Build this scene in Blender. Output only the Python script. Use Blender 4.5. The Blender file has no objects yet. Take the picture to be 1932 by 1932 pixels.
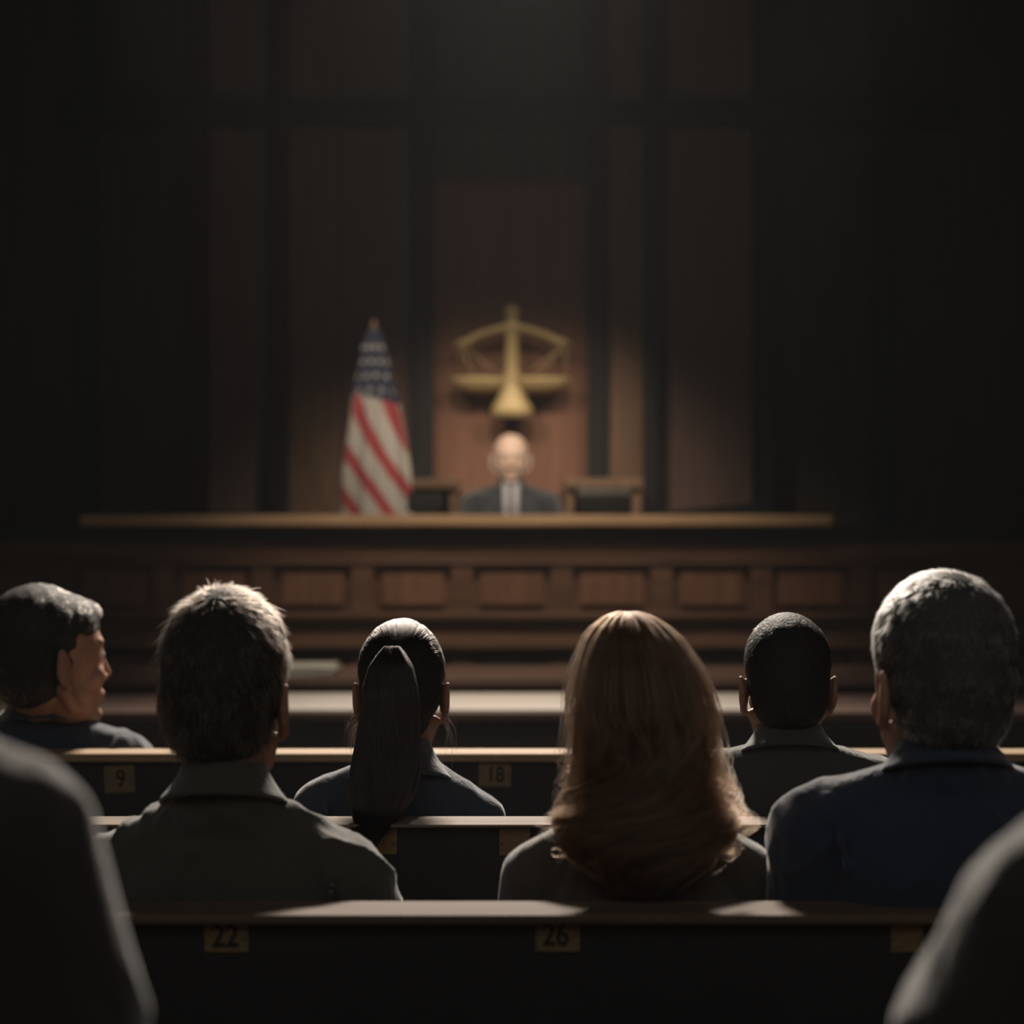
import bpy, bmesh, math, random
import numpy as np
from mathutils import Vector, Matrix, noise
random.seed(7); rng = np.random.default_rng(11)
S = bpy.context.scene
C = S.collection
PI = math.pi
F = 3500.0; H = 1.42           # focal length in pixels, eye height
def X(px, d): return (px - 966) * d / F
def Z(py, d): return H - (py - 966) * d / F

# ------------------------------------------------------------------ materials
def new_mat(name):
    m = bpy.data.materials.new(name); m.use_nodes = True
    nt = m.node_tree; b = nt.nodes['Principled BSDF']
    return m, nt, b
def plain(name, col, rough=.6, metal=0, sheen=0, spec=.5, bump=0, bscale=60, coat=0):
    m, nt, b = new_mat(name)
    b.inputs['Base Color'].default_value = (*col, 1); b.inputs['Roughness'].default_value = rough
    b.inputs['Metallic'].default_value = metal; b.inputs['Specular IOR Level'].default_value = spec
    b.inputs['Sheen Weight'].default_value = sheen; b.inputs['Coat Weight'].default_value = coat
    tc = nt.nodes.new('ShaderNodeTexCoord'); n = nt.nodes.new('ShaderNodeTexNoise')
    n.inputs['Scale'].default_value = bscale; n.inputs['Detail'].default_value = 4
    nt.links.new(tc.outputs['Object'], n.inputs['Vector'])
    mix = nt.nodes.new('ShaderNodeMix'); mix.data_type = 'RGBA'
    mix.inputs[6].default_value = (*[c * .82 for c in col], 1); mix.inputs[7].default_value = (*[min(1, c * 1.15) for c in col], 1)
    nt.links.new(n.outputs['Fac'], mix.inputs[0]); nt.links.new(mix.outputs[2], b.inputs['Base Color'])
    if bump:
        bp = nt.nodes.new('ShaderNodeBump'); bp.inputs['Strength'].default_value = bump; bp.inputs['Distance'].default_value = .004
        nt.links.new(n.outputs['Fac'], bp.inputs['Height']); nt.links.new(bp.outputs['Normal'], b.inputs['Normal'])
    return m
def fabric(name, col, col2, wscale=420, sheen=.6):
    """woven cloth: fine mottled weave over broad soft creases"""
    m, nt, b = new_mat(name)
    tc = nt.nodes.new('ShaderNodeTexCoord')
    n1 = nt.nodes.new('ShaderNodeTexNoise'); n1.inputs['Scale'].default_value = wscale; n1.inputs['Detail'].default_value = 3
    n2 = nt.nodes.new('ShaderNodeTexNoise'); n2.inputs['Scale'].default_value = 9; n2.inputs['Detail'].default_value = 5; n2.inputs['Distortion'].default_value = .8
    mp = nt.nodes.new('ShaderNodeMapping'); mp.inputs['Scale'].default_value = (1.6, 1.2, .7)
    nt.links.new(tc.outputs['Object'], n1.inputs['Vector']); nt.links.new(tc.outputs['Object'], mp.inputs[0]); nt.links.new(mp.outputs[0], n2.inputs['Vector'])
    mix = nt.nodes.new('ShaderNodeMix'); mix.data_type = 'RGBA'
    mix.inputs[6].default_value = (*col, 1); mix.inputs[7].default_value = (*col2, 1)
    nt.links.new(n1.outputs['Fac'], mix.inputs[0]); nt.links.new(mix.outputs[2], b.inputs['Base Color'])
    b.inputs['Roughness'].default_value = .9; b.inputs['Sheen Weight'].default_value = sheen; b.inputs['Sheen Roughness'].default_value = .45
    b.inputs['Specular IOR Level'].default_value = .25
    b1 = nt.nodes.new('ShaderNodeBump'); b1.inputs['Strength'].default_value = .35; b1.inputs['Distance'].default_value = .0015
    b2 = nt.nodes.new('ShaderNodeBump'); b2.inputs['Strength'].default_value = .55; b2.inputs['Distance'].default_value = .02
    nt.links.new(n1.outputs['Fac'], b1.inputs['Height']); nt.links.new(n2.outputs['Fac'], b2.inputs['Height'])
    nt.links.new(b2.outputs['Normal'], b1.inputs['Normal']); nt.links.new(b1.outputs['Normal'], b.inputs['Normal'])
    return m
def wood(name, c1, c2, rough=.45, along='X', scale=1.0, coat=0):
    m, nt, b = new_mat(name)
    tc = nt.nodes.new('ShaderNodeTexCoord'); mp = nt.nodes.new('ShaderNodeMapping')
    s = {'X': (1.2, 14, 14), 'Z': (14, 14, 1.2), 'Y': (14, 1.2, 14)}[along]
    mp.inputs['Scale'].default_value = tuple(v * scale for v in s)
    n = nt.nodes.new('ShaderNodeTexNoise'); n.inputs['Scale'].default_value = 2.2; n.inputs['Detail'].default_value = 7; n.inputs['Roughness'].default_value = .62; n.inputs['Distortion'].default_value = .5
    cr = nt.nodes.new('ShaderNodeValToRGB'); cr.color_ramp.elements[0].position = .32; cr.color_ramp.elements[1].position = .7
    cr.color_ramp.elements[0].color = (*c1, 1); cr.color_ramp.elements[1].color = (*c2, 1)
    nt.links.new(tc.outputs['Object'], mp.inputs[0]); nt.links.new(mp.outputs[0], n.inputs['Vector']); nt.links.new(n.outputs['Fac'], cr.inputs[0])
    nt.links.new(cr.outputs[0], b.inputs['Base Color']); b.inputs['Roughness'].default_value = rough; b.inputs['Coat Weight'].default_value = coat
    b.inputs['Specular IOR Level'].default_value = .3; bp = nt.nodes.new('ShaderNodeBump'); bp.inputs['Strength'].default_value = .12; bp.inputs['Distance'].default_value = .003
    nt.links.new(n.outputs['Fac'], bp.inputs['Height']); nt.links.new(bp.outputs['Normal'], b.inputs['Normal'])
    return m
def hair_mat(name, col, rough=.42):
    m = bpy.data.materials.new(name); m.use_nodes = True; nt = m.node_tree; nt.nodes.clear()
    o = nt.nodes.new('ShaderNodeOutputMaterial'); h = nt.nodes.new('ShaderNodeBsdfHairPrincipled')
    h.parametrization = 'COLOR'; h.inputs['Color'].default_value = (*col, 1)
    h.inputs['Roughness'].default_value = rough; h.inputs['Radial Roughness'].default_value = .45
    hi = nt.nodes.new('ShaderNodeHairInfo'); cr = nt.nodes.new('ShaderNodeValToRGB')
    cr.color_ramp.elements[0].color = (*[c*.35 for c in col], 1); cr.color_ramp.elements[1].color = (*[min(.9, c*2.3) for c in col], 1)
    nt.links.new(hi.outputs['Random'], cr.inputs[0]); nt.links.new(cr.outputs[0], h.inputs['Color'])
    nt.links.new(h.outputs[0], o.inputs[0]); return m
def skin_mat(name, col):
    m, nt, b = new_mat(name)
    b.inputs['Base Color'].default_value = (*col, 1); b.inputs['Roughness'].default_value = .5
    b.inputs['Subsurface Weight'].default_value = .35; b.inputs['Subsurface Radius'].default_value = (1, .3, .15); b.inputs['Subsurface Scale'].default_value = .012
    tc = nt.nodes.new('ShaderNodeTexCoord'); n = nt.nodes.new('ShaderNodeTexNoise'); n.inputs['Scale'].default_value = 90; n.inputs['Detail'].default_value = 5
    bp = nt.nodes.new('ShaderNodeBump'); bp.inputs['Strength'].default_value = .3; bp.inputs['Distance'].default_value = .002
    nt.links.new(tc.outputs['Object'], n.inputs['Vector']); nt.links.new(n.outputs['Fac'], bp.inputs['Height']); nt.links.new(bp.outputs['Normal'], b.inputs['Normal'])
    return m

M = dict(
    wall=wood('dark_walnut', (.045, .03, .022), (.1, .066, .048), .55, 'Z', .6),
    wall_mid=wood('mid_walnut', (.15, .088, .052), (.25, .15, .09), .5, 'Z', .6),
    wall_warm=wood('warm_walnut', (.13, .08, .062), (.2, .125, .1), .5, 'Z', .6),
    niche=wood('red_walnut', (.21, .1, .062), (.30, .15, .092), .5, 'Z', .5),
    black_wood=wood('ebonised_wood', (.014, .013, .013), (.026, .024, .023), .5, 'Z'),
    bench=wood('bench_walnut', (.085, .045, .028), (.17, .092, .055), .5, 'X', .7),
    bench_field=wood('bench_field_walnut', (.13, .066, .038), (.23, .12, .07), .5, 'Z', .7),
    bench_top=wood('bench_top_oak', (.44, .29, .16), (.62, .42, .25), .5, 'X', .7),
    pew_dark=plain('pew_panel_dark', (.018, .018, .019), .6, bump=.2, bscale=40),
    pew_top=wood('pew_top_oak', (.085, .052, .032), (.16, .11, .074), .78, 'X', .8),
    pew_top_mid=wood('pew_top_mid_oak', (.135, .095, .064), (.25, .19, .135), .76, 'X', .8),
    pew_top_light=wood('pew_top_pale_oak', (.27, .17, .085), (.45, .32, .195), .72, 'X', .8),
    pale=plain('painted_lit_top', (.48, .44, .39), .55, bump=.1),  # lit middle of the counsel table top, put in as a paler colour
    counter=wood('counter_wood', (.12, .075, .06), (.2, .13, .1), .5, 'X', .7),
    dark_panel=plain('dark_counter_panel', (.045, .04, .038), .7),
    paper=plain('paper', (.55, .55, .5), .8),
    gold=plain('antique_brass', (.60, .44, .20), .45, metal=.15, bump=.15, bscale=25),
    plate=plain('aged_brass_plate', (.22, .145, .07), .6, metal=.1, bump=.6, bscale=160),
    numeral=plain('black_numeral', (.01, .009, .008), .7),
    floor=wood('floor_boards', (.03, .022, .017), (.06, .042, .03), .5, 'Y', .6),
    ceil=plain('ceiling_plaster', (.03, .03, .028), .9),
    black=plain('black_plastic', (.012, .013, .014), .5),
    grey=plain('grey_plastic', (.2, .2, .19), .6),
    leather=plain('dark_red_leather', (.05, .022, .016), .5, bump=.3, bscale=120),
    white_shirt=plain('white_cotton', (.5, .5, .52), .9, sheen=.3),
    tie=plain('grey_tie', (.09, .09, .1), .8),
    trouser=fabric('charcoal_trousers', (.015, .015, .017), (.025, .025, .028)),
    shoe=plain('black_shoe_leather', (.01, .009, .008), .35),
    eye=plain('eye_white', (.6, .58, .55), .25),
    iris=plain('dark_iris', (.02, .012, .008), .2),
    lip=plain('lips', (.3, .12, .09), .5),
    skin=skin_mat('fair_skin', (.42, .235, .165)),
    skin3=skin_mat('pale_skin', (.62, .44, .34)),
    skin2=skin_mat('tan_skin', (.36, .19, .125)),
)

# ------------------------------------------------------------------ object helpers
def link(o, parent=None):
    C.objects.link(o)
    if parent: o.parent = parent
    return o
def root(name, label, cat, loc=(0, 0, 0), rz=0, group=None):
    o = bpy.data.objects.new(name, None); C.objects.link(o); o.empty_display_size = .05
    o.location = loc; o.rotation_euler = (0, 0, rz); o['label'] = label; o['category'] = cat
    if group: o['group'] = group
    return o
def tag(o, label, cat, group=None):
    o['label'] = label; o['category'] = cat
    if group: o['group'] = group
    return o
def box_bm(boxes, bev=.003):
    bm = bmesh.new()
    for (x0, x1, y0, y1, z0, z1) in boxes:
        r = bmesh.ops.create_cube(bm, size=1)
        bmesh.ops.transform(bm, matrix=Matrix.Translation(((x0+x1)/2, (y0+y1)/2, (z0+z1)/2)) @ Matrix.Diagonal((x1-x0, y1-y0, z1-z0, 1)), verts=r['verts'])
    if bev:
        bmesh.ops.bevel(bm, geom=list(bm.edges), offset=bev, segments=2, affect='EDGES', profile=.6)
    return bm
def mesh_obj(name, bm, mat, parent=None, smooth=False, loc=None, rot=None):
    me = bpy.data.meshes.new(name); bm.to_mesh(me); bm.free()
    if mat: me.materials.append(mat)
    if smooth: me.polygons.foreach_set('use_smooth', [True] * len(me.polygons))
    o = link(bpy.data.objects.new(name, me), parent)
    if loc: o.location = loc
    if rot: o.rotation_euler = rot
    return o
def boxes(name, bl, mat, parent=None, bev=.003, **k): return mesh_obj(name, box_bm(bl, bev), mat, parent, **k)
def structure(o): o['kind'] = 'structure'; return o
def lathe_bm(prof, seg=32, c=(0, 0, 0)):
    bm = bmesh.new(); rings = []
    for r, z in prof:
        rings.append([bm.verts.new((c[0] + r*math.cos(2*PI*i/seg), c[1] + r*math.sin(2*PI*i/seg), c[2] + z)) for i in range(seg)])
    for a, b in zip(rings, rings[1:]):
        for i in range(seg): bm.faces.new((a[i], a[(i+1) % seg], b[(i+1) % seg], b[i]))
    bm.faces.new(list(reversed(rings[0]))); bm.faces.new(rings[-1]); return bm
def tube_bm(pts, rad, seg=10, bm=None):
    bm = bm or bmesh.new(); pts = [Vector(p) for p in pts]; n = len(pts); rings = []
    rad = rad if hasattr(rad, '__len__') else [rad]*n
    up = None
    for i, p in enumerate(pts):
        t = (pts[min(i+1, n-1)] - pts[max(i-1, 0)]).normalized()
        if up is None: up = t.orthogonal().normalized()
        up = (up - t*up.dot(t)).normalized(); s = t.cross(up)
        rings.append([bm.verts.new(p + (up*math.cos(2*PI*k/seg) + s*math.sin(2*PI*k/seg))*rad[i]) for k in range(seg)])
    for a, b in zip(rings, rings[1:]):
        for k in range(seg): bm.faces.new((a[k], a[(k+1) % seg], b[(k+1) % seg], b[k]))
    bm.faces.new(list(reversed(rings[0]))); bm.faces.new(rings[-1]); return bm

# ---- soup of closed shapes fused into one continuous surface
def ico(sub):
    bm = bmesh.new(); bmesh.ops.create_icosphere(bm, subdivisions=sub, radius=1)
    bm.verts.index_update()
    v = np.array([p.co[:] for p in bm.verts]); f = np.array([[q.index for q in t.verts] for t in bm.faces]); bm.free(); return v, f
ICO = {2: ico(2), 3: ico(3), 4: ico(4)}
class Soup:
    def __init__(s): s.v = []; s.f = []; s.n = 0; s.M = Matrix.Identity(4)
    def add(s, v, f, M=None):
        A = np.array(s.M @ (M or Matrix.Identity(4)))
        v = v @ A[:3, :3].T + A[:3, 3]; s.v.append(v); s.f.extend([[int(i) + s.n for i in q] for q in f]); s.n += len(v)
    def ell(s, c, r, rot=(0, 0, 0), sub=3):
        from mathutils import Euler
        v, f = ICO[sub]; s.add(v, f, Matrix.Translation(c) @ Euler(rot).to_matrix().to_4x4() @ Matrix.Diagonal((*r, 1)))
    def limb(s, pts, rad, flat=1.0):
        pts = [Vector(p) for p in pts]
        for i in range(len(pts)-1):
            a, b = pts[i], pts[i+1]; ra, rb = rad[i], rad[i+1]
            k = max(2, int((b-a).length / (min(ra, rb)*.22)))
            for j in range(k+1):
                t = j/k; r = ra + (rb-ra)*t; s.ell(a.lerp(b, t), (r, r*flat, r), sub=2)
    def loft(s, rings, seg=40, ex=2.3):
        """rings: (z, cx, cy, half width, half depth)"""
        v = []; f = []
        for z, cx, cy, w, d in rings:
            for i in range(seg):
                a = 2*PI*i/seg; c, sn = math.cos(a), math.sin(a)
                v.append((cx + w*math.copysign(abs(c)**(2/ex), c), cy + d*math.copysign(abs(sn)**(2/ex), sn), z))
        for r in range(len(rings)-1):
            for i in range(seg): f.append([r*seg+i, r*seg+(i+1) % seg, (r+1)*seg+(i+1) % seg, (r+1)*seg+i])
        f.append(list(reversed(range(seg)))); f.append([(len(rings)-1)*seg+i for i in range(seg)])
        if rings[0][0] > rings[-1][0]: f = [list(reversed(q)) for q in f]
        s.add(np.array(v), f)
    def build(s, name, mat, parent, voxel=.005, smooth=4, fold=0, ffreq=9, off=Vector((0, 0, 0)), sf=.5):
        me = bpy.data.meshes.new('tmp'); me.from_pydata(np.concatenate(s.v).tolist(), [], s.f)
        t = bpy.data.objects.new('tmp', me); C.objects.link(t)
        r = t.modifiers.new('r', 'REMESH'); r.mode = 'VOXEL'; r.voxel_size = voxel; r.use_smooth_shade = True
        if smooth: q = t.modifiers.new('s', 'SMOOTH'); q.factor = sf; q.iterations = smooth
        dg = bpy.context.evaluated_depsgraph_get(); me2 = bpy.data.meshes.new_from_object(t.evaluated_get(dg))
        bpy.data.objects.remove(t); bpy.data.meshes.remove(me)
        me2.name = name
        n = len(me2.vertices); co = np.empty(n*3); me2.vertices.foreach_get('co', co); co = co.reshape(-1, 3)
        if fold:
            no = np.empty(n*3); me2.vertices.foreach_get('normal', no); no = no.reshape(-1, 3)
            sd = Vector((random.random()*9, random.random()*9, 0))
            d = np.empty(n)
            for i, p in enumerate(co):
                q = Vector((p[0]*1.0, p[1]*.8, p[2]*.8 + abs(p[0])*.8))*ffreq + sd     # creases run down from the shoulder
                w = noise.noise(q + noise.noise_vector(q*.6)*.9)
                d[i] = (1 - abs(w)*3.2)**2*fold if abs(w) < .31 else 0
            co += no*d[:, None]
        co += np.array(off); me2.vertices.foreach_set('co', co.ravel()); me2.update()
        me2.polygons.foreach_set('use_smooth', [True]*len(me2.polygons))
        me2.materials.clear(); me2.materials.append(mat)
        return link(bpy.data.objects.new(name, me2), parent)

def strands(name, paths, radius, mat, parent, off=Vector((0, 0, 0))):
    """paths: array (n, k, 3); radius: root radius, tapering to the tip"""
    P = np.asarray(paths) + np.array(off); n, k, _ = P.shape
    hc = bpy.data.hair_curves.new(name); hc.add_curves([k]*n)
    hc.attributes['position'].data.foreach_set('vector', P.astype(np.float32).ravel())
    ra = hc.attributes.get('radius') or hc.attributes.new('radius', 'FLOAT', 'POINT')
    prof = radius*(1 - .75*np.linspace(0, 1, k)**2)
    ra.data.foreach_set('value', np.tile(prof, n).astype(np.float32))
    hc.materials.append(mat)
    return link(bpy.data.objects.new(name, hc), parent)
def sample(me, n):
    me.calc_loop_triangles(); nt = len(me.loop_triangles)
    tri = np.empty(nt*3, dtype=np.int32); me.loop_triangles.foreach_get('vertices', tri); tri = tri.reshape(-1, 3)
    co = np.empty(len(me.vertices)*3); me.vertices.foreach_get('co', co); co = co.reshape(-1, 3)
    a, b, c = co[tri[:, 0]], co[tri[:, 1]], co[tri[:, 2]]
    cr = np.cross(b-a, c-a); ar = np.linalg.norm(cr, axis=1); no = cr/np.maximum(ar, 1e-12)[:, None]
    i = rng.choice(nt, n, p=ar/ar.sum()); u, v = rng.random(n), rng.random(n); m = u+v > 1; u[m], v[m] = 1-u[m], 1-v[m]
    return a[i] + u[:, None]*(b-a)[i] + v[:, None]*(c-a)[i], no[i]
def unit(v): return v/np.maximum(np.linalg.norm(v, axis=-1, keepdims=True), 1e-9)

# ------------------------------------------------------------------ people
def head_soup(s, fem=0):
    """head frame: origin between the ears, face towards +Y"""
    s.ell((0, -.012, .038), (.073, .093, .086)); s.ell((0, .028, .01), (.066, .064, .084)); s.ell((0, .042, -.02), (.058, .052, .074))
    s.ell((0, .033, -.05), (.056, .058, .055)); s.ell((0, .04, -.075), (.047, .048, .035))
    s.ell((0, .076, -.097), (.022, .02, .018)); s.limb([(0, .076, -.1), (.045, .02, -.075), (.058, -.005, -.045)], [.014, .014, .013]); s.limb([(0, .076, -.1), (-.045, .02, -.075), (-.058, -.005, -.045)], [.014, .014, .013])
    for k in (-1, 1):
        s.ell((k*.040, .056, -.028), (.021, .026, .024)); s.limb([(k*.012, .084, .028), (k*.044, .068, .028)], [.010, .009])
        # ear: bowl, rolled rim, lobe
        ex, ey = k*.074, -.012
        s.ell((ex + k*.005, ey-.002, -.010), (.0075, .018, .029), (0, 0, k*.45))
        rim = []
        for i in range(13):
            a = -1.1 + i*4.2/12
            rim.append((ex + k*(.006 + .006*max(0, math.sin(a*.6+.6))), ey + .004 - math.sin(a)*.0 - math.cos(a-PI*.5)*.0 + (-.017*math.sin(a*.75+.35)), -.010 + .030*math.cos(PI - a*.0 - (i/12)*PI*1.12)))
        s.limb(rim, [.0045]*13)
        s.ell((ex + k*.004, ey+.006, -.040), (.005, .008, .009))
    s.limb([(0, .086, .024), (0, .097, -.006), (0, .107, -.028)], [.007, .0075, .0085]); s.ell((.010, .096, -.033), (.008, .009, .007)); s.ell((-.010, .096, -.033), (.008, .009, .007))
    s.limb([(-.02, .087, -.062), (0, .096, -.06), (.02, .087, -.062)], [.005, .0065, .005]); s.limb([(-.018, .086, -.07), (0, .095, -.071), (.018, .086, -.07)], [.005, .0065, .005])

def hand_soup(s, wrist, dirv, k):
    """palm with four curled fingers of unequal length and a thumb leaving the side near the wrist"""
    w = Vector(wrist); d = Vector(dirv).normalized(); side = Vector((0, 0, 1)).cross(d).normalized()*(-k); dn = Vector((0, 0, -1))
    for j in (-.022, 0, .022): s.limb([w + side*j*.6, w + d*.085 + side*j], [.017, .014])
    for q, (o, L) in enumerate(((-.033, .062), (-.011, .078), (.011, .084), (.033, .074))):
        b = w + d*.085 + side*o
        s.limb([b, b + d*L*.45 + dn*.004, b + d*L*.75 + dn*.018, b + d*L*.9 + dn*.036], [.0095, .009, .0085, .0075])
    b = w + d*.028 + side*.028
    s.limb([b, b + side*.03 + d*.03 + dn*.004, b + side*.034 + d*.062 + dn*.012], [.0125, .011, .009])

def person(label, px, py, fz, P, group='people seated in the courtroom'):
    """P: dict of measurements; heights in metres above the hall floor"""
    R = root('person', label, 'person', (px, py, fz), P.get('yaw', 0), group)
    off = Vector((0, 0, -fz))
    sc = P.get('s', 1.0); zc = P['zc']; hz = P['hz']; hx = P.get('hx', 0); hy = P.get('hy', 0)
    cx_, cz, cr = P['cap']; tilt = P.get('tilt', 0); cy_ = P.get('capy', 0)
    HM = Matrix.Translation((hx, hy, hz)) @ Matrix.Rotation(P.get('hyaw', 0), 4, 'Z') @ Matrix.Rotation(P.get('hroll', 0), 4, 'Y') @ Matrix.Rotation(P.get('hpitch', 0), 4, 'X') @ Matrix.Diagonal((*P.get('hs', (1, 1, 1)), 1))
    seat = P['seat']; el = P.get('elbow', (.035, .05, -.27)); nr = P.get('neck', .054)
    # skin: head, neck, trunk and arms with hands, one continuous body
    s = Soup(); s.M = HM; head_soup(s); s.M = Matrix.Identity(4)
    hb = HM @ Vector((0, -.022, -.045)); s.limb([hb, (hx*.4, -.02, zc+.015), (0, -.01, zc-.06)], [nr*.98, nr, nr*1.15])
    s.loft([(seat+.06, 0, 0, .12*sc, .08), (cz-.1, 0, 0, .12*sc, .075), (cz, 0, 0, .1*sc, .065), (zc-.04, 0, 0, .05, .05)])
    for k in (-1, 1):
        sh = Vector((k*cx_, cy_, cz + k*tilt)); e = sh + Vector((k*el[0], el[1], el[2])); w = Vector((k*.10, .30*sc, seat+.150))
        s.limb([(0, 0, cz-.03), sh], [.045, .028]); s.limb([sh, e, w], [.032, .032, .024]); hand_soup(s, w, (-k*.25, 1, -.1), k)
    body = s.build('body', P.get('skin', M['skin']), R, .0042, 3, off=off)
    for k in (-1, 1):
        bm = bmesh.new(); bmesh.ops.create_uvsphere(bm, u_segments=16, v_segments=12, radius=.0105)
        e = mesh_obj('eye', bm, M['eye'], R, True); e.data.materials.append(M['iris'])
        for f in e.data.polygons: f.material_index = int(f.center.normalized().y > .86)
        e.matrix_local = Matrix.Translation(off) @ HM @ Matrix.Translation((k*.03, .076, .006))
    # upper garment
    s = Soup(); dp = P.get('depth', .105)
    s.loft([(seat+.02, 0, .03, .165*sc, dp-.005), (seat+.15, 0, .025, .155*sc, dp-.005), (cz-.16, 0, .012, .165*sc, dp-.003), (cz-.04, 0, -.005, .95*cx_+.01, dp-.005), (cz+.02, 0, -.01, .85*cx_, dp-.02), ((cz+zc)/2+.01, 0, -.01, .09, .07), (zc-.005, 0, -.012, nr+.012, nr+.012), (zc+.010, hx*.3, -.014, nr+.008, nr+.010)], ex=2.5)
    for k in (-1, 1):
        sh = Vector((k*cx_, cy_, cz + k*tilt)); e = sh + Vector((k*el[0], el[1], el[2])); w = Vector((k*.115, .27*sc, seat+.165))
        s.limb([(k*.035, -.012, zc-.05), (k*(.035+cx_)*.5, cy_*.5-.008, (zc-.05+cz+k*tilt)*.5 + P.get('trap', 0)), sh], [.052, .052+(cr-.052)*.5, cr])
        s.limb([sh, sh + Vector((k*el[0]*.6, el[1]*.4, el[2]*.45)), e, w], [cr, cr*.95, cr*.83, .036])
        if P.get('seam', 1):
            ring = [(sh.x - k*.022 + k*.02*math.sin(a), sh.y + (cr+.018)*math.cos(a), sh.z - .02 + (cr+.0215)*math.sin(a)) for a in np.linspace(0, 2*PI, 22)]
            s.limb(ring, [.004]*22)
    g = s.build(P.get('garment', 'jacket'), P['cloth'], R, .0055, P.get('gsmooth', 16), P.get('fold', .003), P.get('ffreq', 9), off)
    # trousers and shoes
    s = Soup()
    s.ell((0, .035, seat+.085), (.165*sc, .115, .09), sub=3)
    for k in (-1, 1):
        kn = (k*.10, P.get('knee', .36), seat+.05); an = (k*.105, P.get('knee', .36)+.01, fz+.10)
        s.limb([(k*.08, .03, seat+.085), kn, an], [.083, .06, .045])
    s.build('trousers', M['trouser'], R, .011, 5, off=off)
    for k in (-1, 1):
        s = Soup(); y = P.get('knee', .36); s.limb([(k*.105, y-.01, fz+.045), (k*.108, y+.09, fz+.037), (k*.11, y+.14, fz+.032)], [.043, .037, .03]); s.build('shoe', M['shoe'], R, .007, 2, off=off)
    # collar
    if 'collar' in P:
        zt, zb, rt, rb = P['collar']; bm = bmesh.new(); nu, nv = 48, 7; gap = P.get('cgap', .35); rows = []
        for j in range(nv):
            t = j/(nv-1); row = []
            for i in range(nu):
                a = PI/2 + gap + (2*PI-2*gap)*i/(nu-1); back = .5 - .5*math.sin(a)
                r = rt + (rb-rt)*t**1.5; z = zt - .022*(1-back) + (zb - zt - .03*(1-back))*t + P.get('ctilt', 0)*math.cos(a)
                row.append(bm.verts.new((hx*.5 + r*math.cos(a), -.016 + (r*.93)*math.sin(a), z)))
            rows.append(row)
        for a_, b_ in zip(rows, rows[1:]):
            for i in range(nu-1): bm.faces.new((a_[i], b_[i], b_[i+1], a_[i+1]))
        bmesh.ops.translate(bm, vec=off, verts=bm.verts)
        o = mesh_obj('collar', bm, P['cloth'], R, True); m = o.modifiers.new('thick', 'SOLIDIFY'); m.thickness = .0055; m.offset = -1
        m = o.modifiers.new('round', 'SUBSURF'); m.levels = 1; m.render_levels = 1
    return R, HM, off, body

def short_hair(R, HM, off, shape, mat, core, n=11000, L=(.010, .022), lift=.45, crown=(0, -.05, .13), radius=.00030, wild=.25, tufts=0):
    s = Soup(); s.M = HM
    for c, r in shape: s.ell(c, r)
    cap = s.build('hair', core, R, .0045, 4, off=off)
    p, no = sample(cap.data, n); crw = np.array(HM @ Vector(crown)) + np.array(off)
    rad = unit(p - crw); comb = unit(rad - no*(rad*no).sum(1)[:, None])
    clump = np.array([noise.noise_vector(Vector(q)*38)[:] for q in p])
    d = unit(comb + no*lift + clump*wild*1.6 + rng.normal(0, wild*.35, p.shape))
    ln = rng.uniform(L[0], L[1], n)
    if tufts: ln[rng.choice(n, tufts)] *= 1.8
    t = np.linspace(0, 1, 5)[None, :, None]
    paths = (p - no*.003)[:, None] + (d[:, None]*t + (comb - no*.12 - d)[:, None]*t**2*.3)*ln[:, None, None]
    strands('hair_strands', paths, radius, mat, cap); return cap

# ------------------------------------------------------------------ the room
structure(boxes('floor', [(-4, 4, -1, 10.6, -.1, 0)], M['floor'], bev=0))
structure(boxes('floor_tier', [(-4, 4, -1, 1.95, 0, .25)], M['floor'], bev=0))
structure(boxes('floor_dais', [(-3.6, 3.6, 8.2, 10.3, 0, .5)], M['floor'], bev=0))
structure(boxes('ceiling', [(-4, 4, -1, 10.6, 4.6, 4.7)], M['ceil'], bev=0))
structure(boxes('wall_left', [(-4.1, -4, -1, 10.6, 0, 4.6)], M['wall'], bev=0))
structure(boxes('wall_right', [(4, 4.1, -1, 10.6, 0, 4.6)], M['wall'], bev=0))
structure(boxes('wall_rear', [(-4, 4, -1.1, -1, 0, 4.6)], M['wall'], bev=0))
W = 10.3
structure(boxes('wall_back', [(-4, 4, W+.06, W+.2, 0, 4.6)], M['wall'], bev=0))
def wx(px): return (px-966)*W/F
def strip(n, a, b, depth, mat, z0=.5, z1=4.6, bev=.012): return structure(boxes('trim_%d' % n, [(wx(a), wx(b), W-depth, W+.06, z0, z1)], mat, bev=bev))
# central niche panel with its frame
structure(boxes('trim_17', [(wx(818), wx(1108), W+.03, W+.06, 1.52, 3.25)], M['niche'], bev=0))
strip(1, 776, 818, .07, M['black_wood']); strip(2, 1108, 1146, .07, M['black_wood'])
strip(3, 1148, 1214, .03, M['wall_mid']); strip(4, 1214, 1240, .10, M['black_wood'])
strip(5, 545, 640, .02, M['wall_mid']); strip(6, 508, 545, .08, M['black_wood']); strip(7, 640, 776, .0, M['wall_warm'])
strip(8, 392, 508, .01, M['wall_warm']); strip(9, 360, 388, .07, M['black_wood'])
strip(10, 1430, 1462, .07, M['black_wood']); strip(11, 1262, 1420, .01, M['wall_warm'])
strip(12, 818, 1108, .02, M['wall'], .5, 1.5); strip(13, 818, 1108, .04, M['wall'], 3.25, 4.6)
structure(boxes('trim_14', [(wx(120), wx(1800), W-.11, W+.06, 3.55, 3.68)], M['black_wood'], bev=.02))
strip(15, 150, 182, .07, M['black_wood']); strip(16, 1650, 1682, .07, M['black_wood'])

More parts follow.
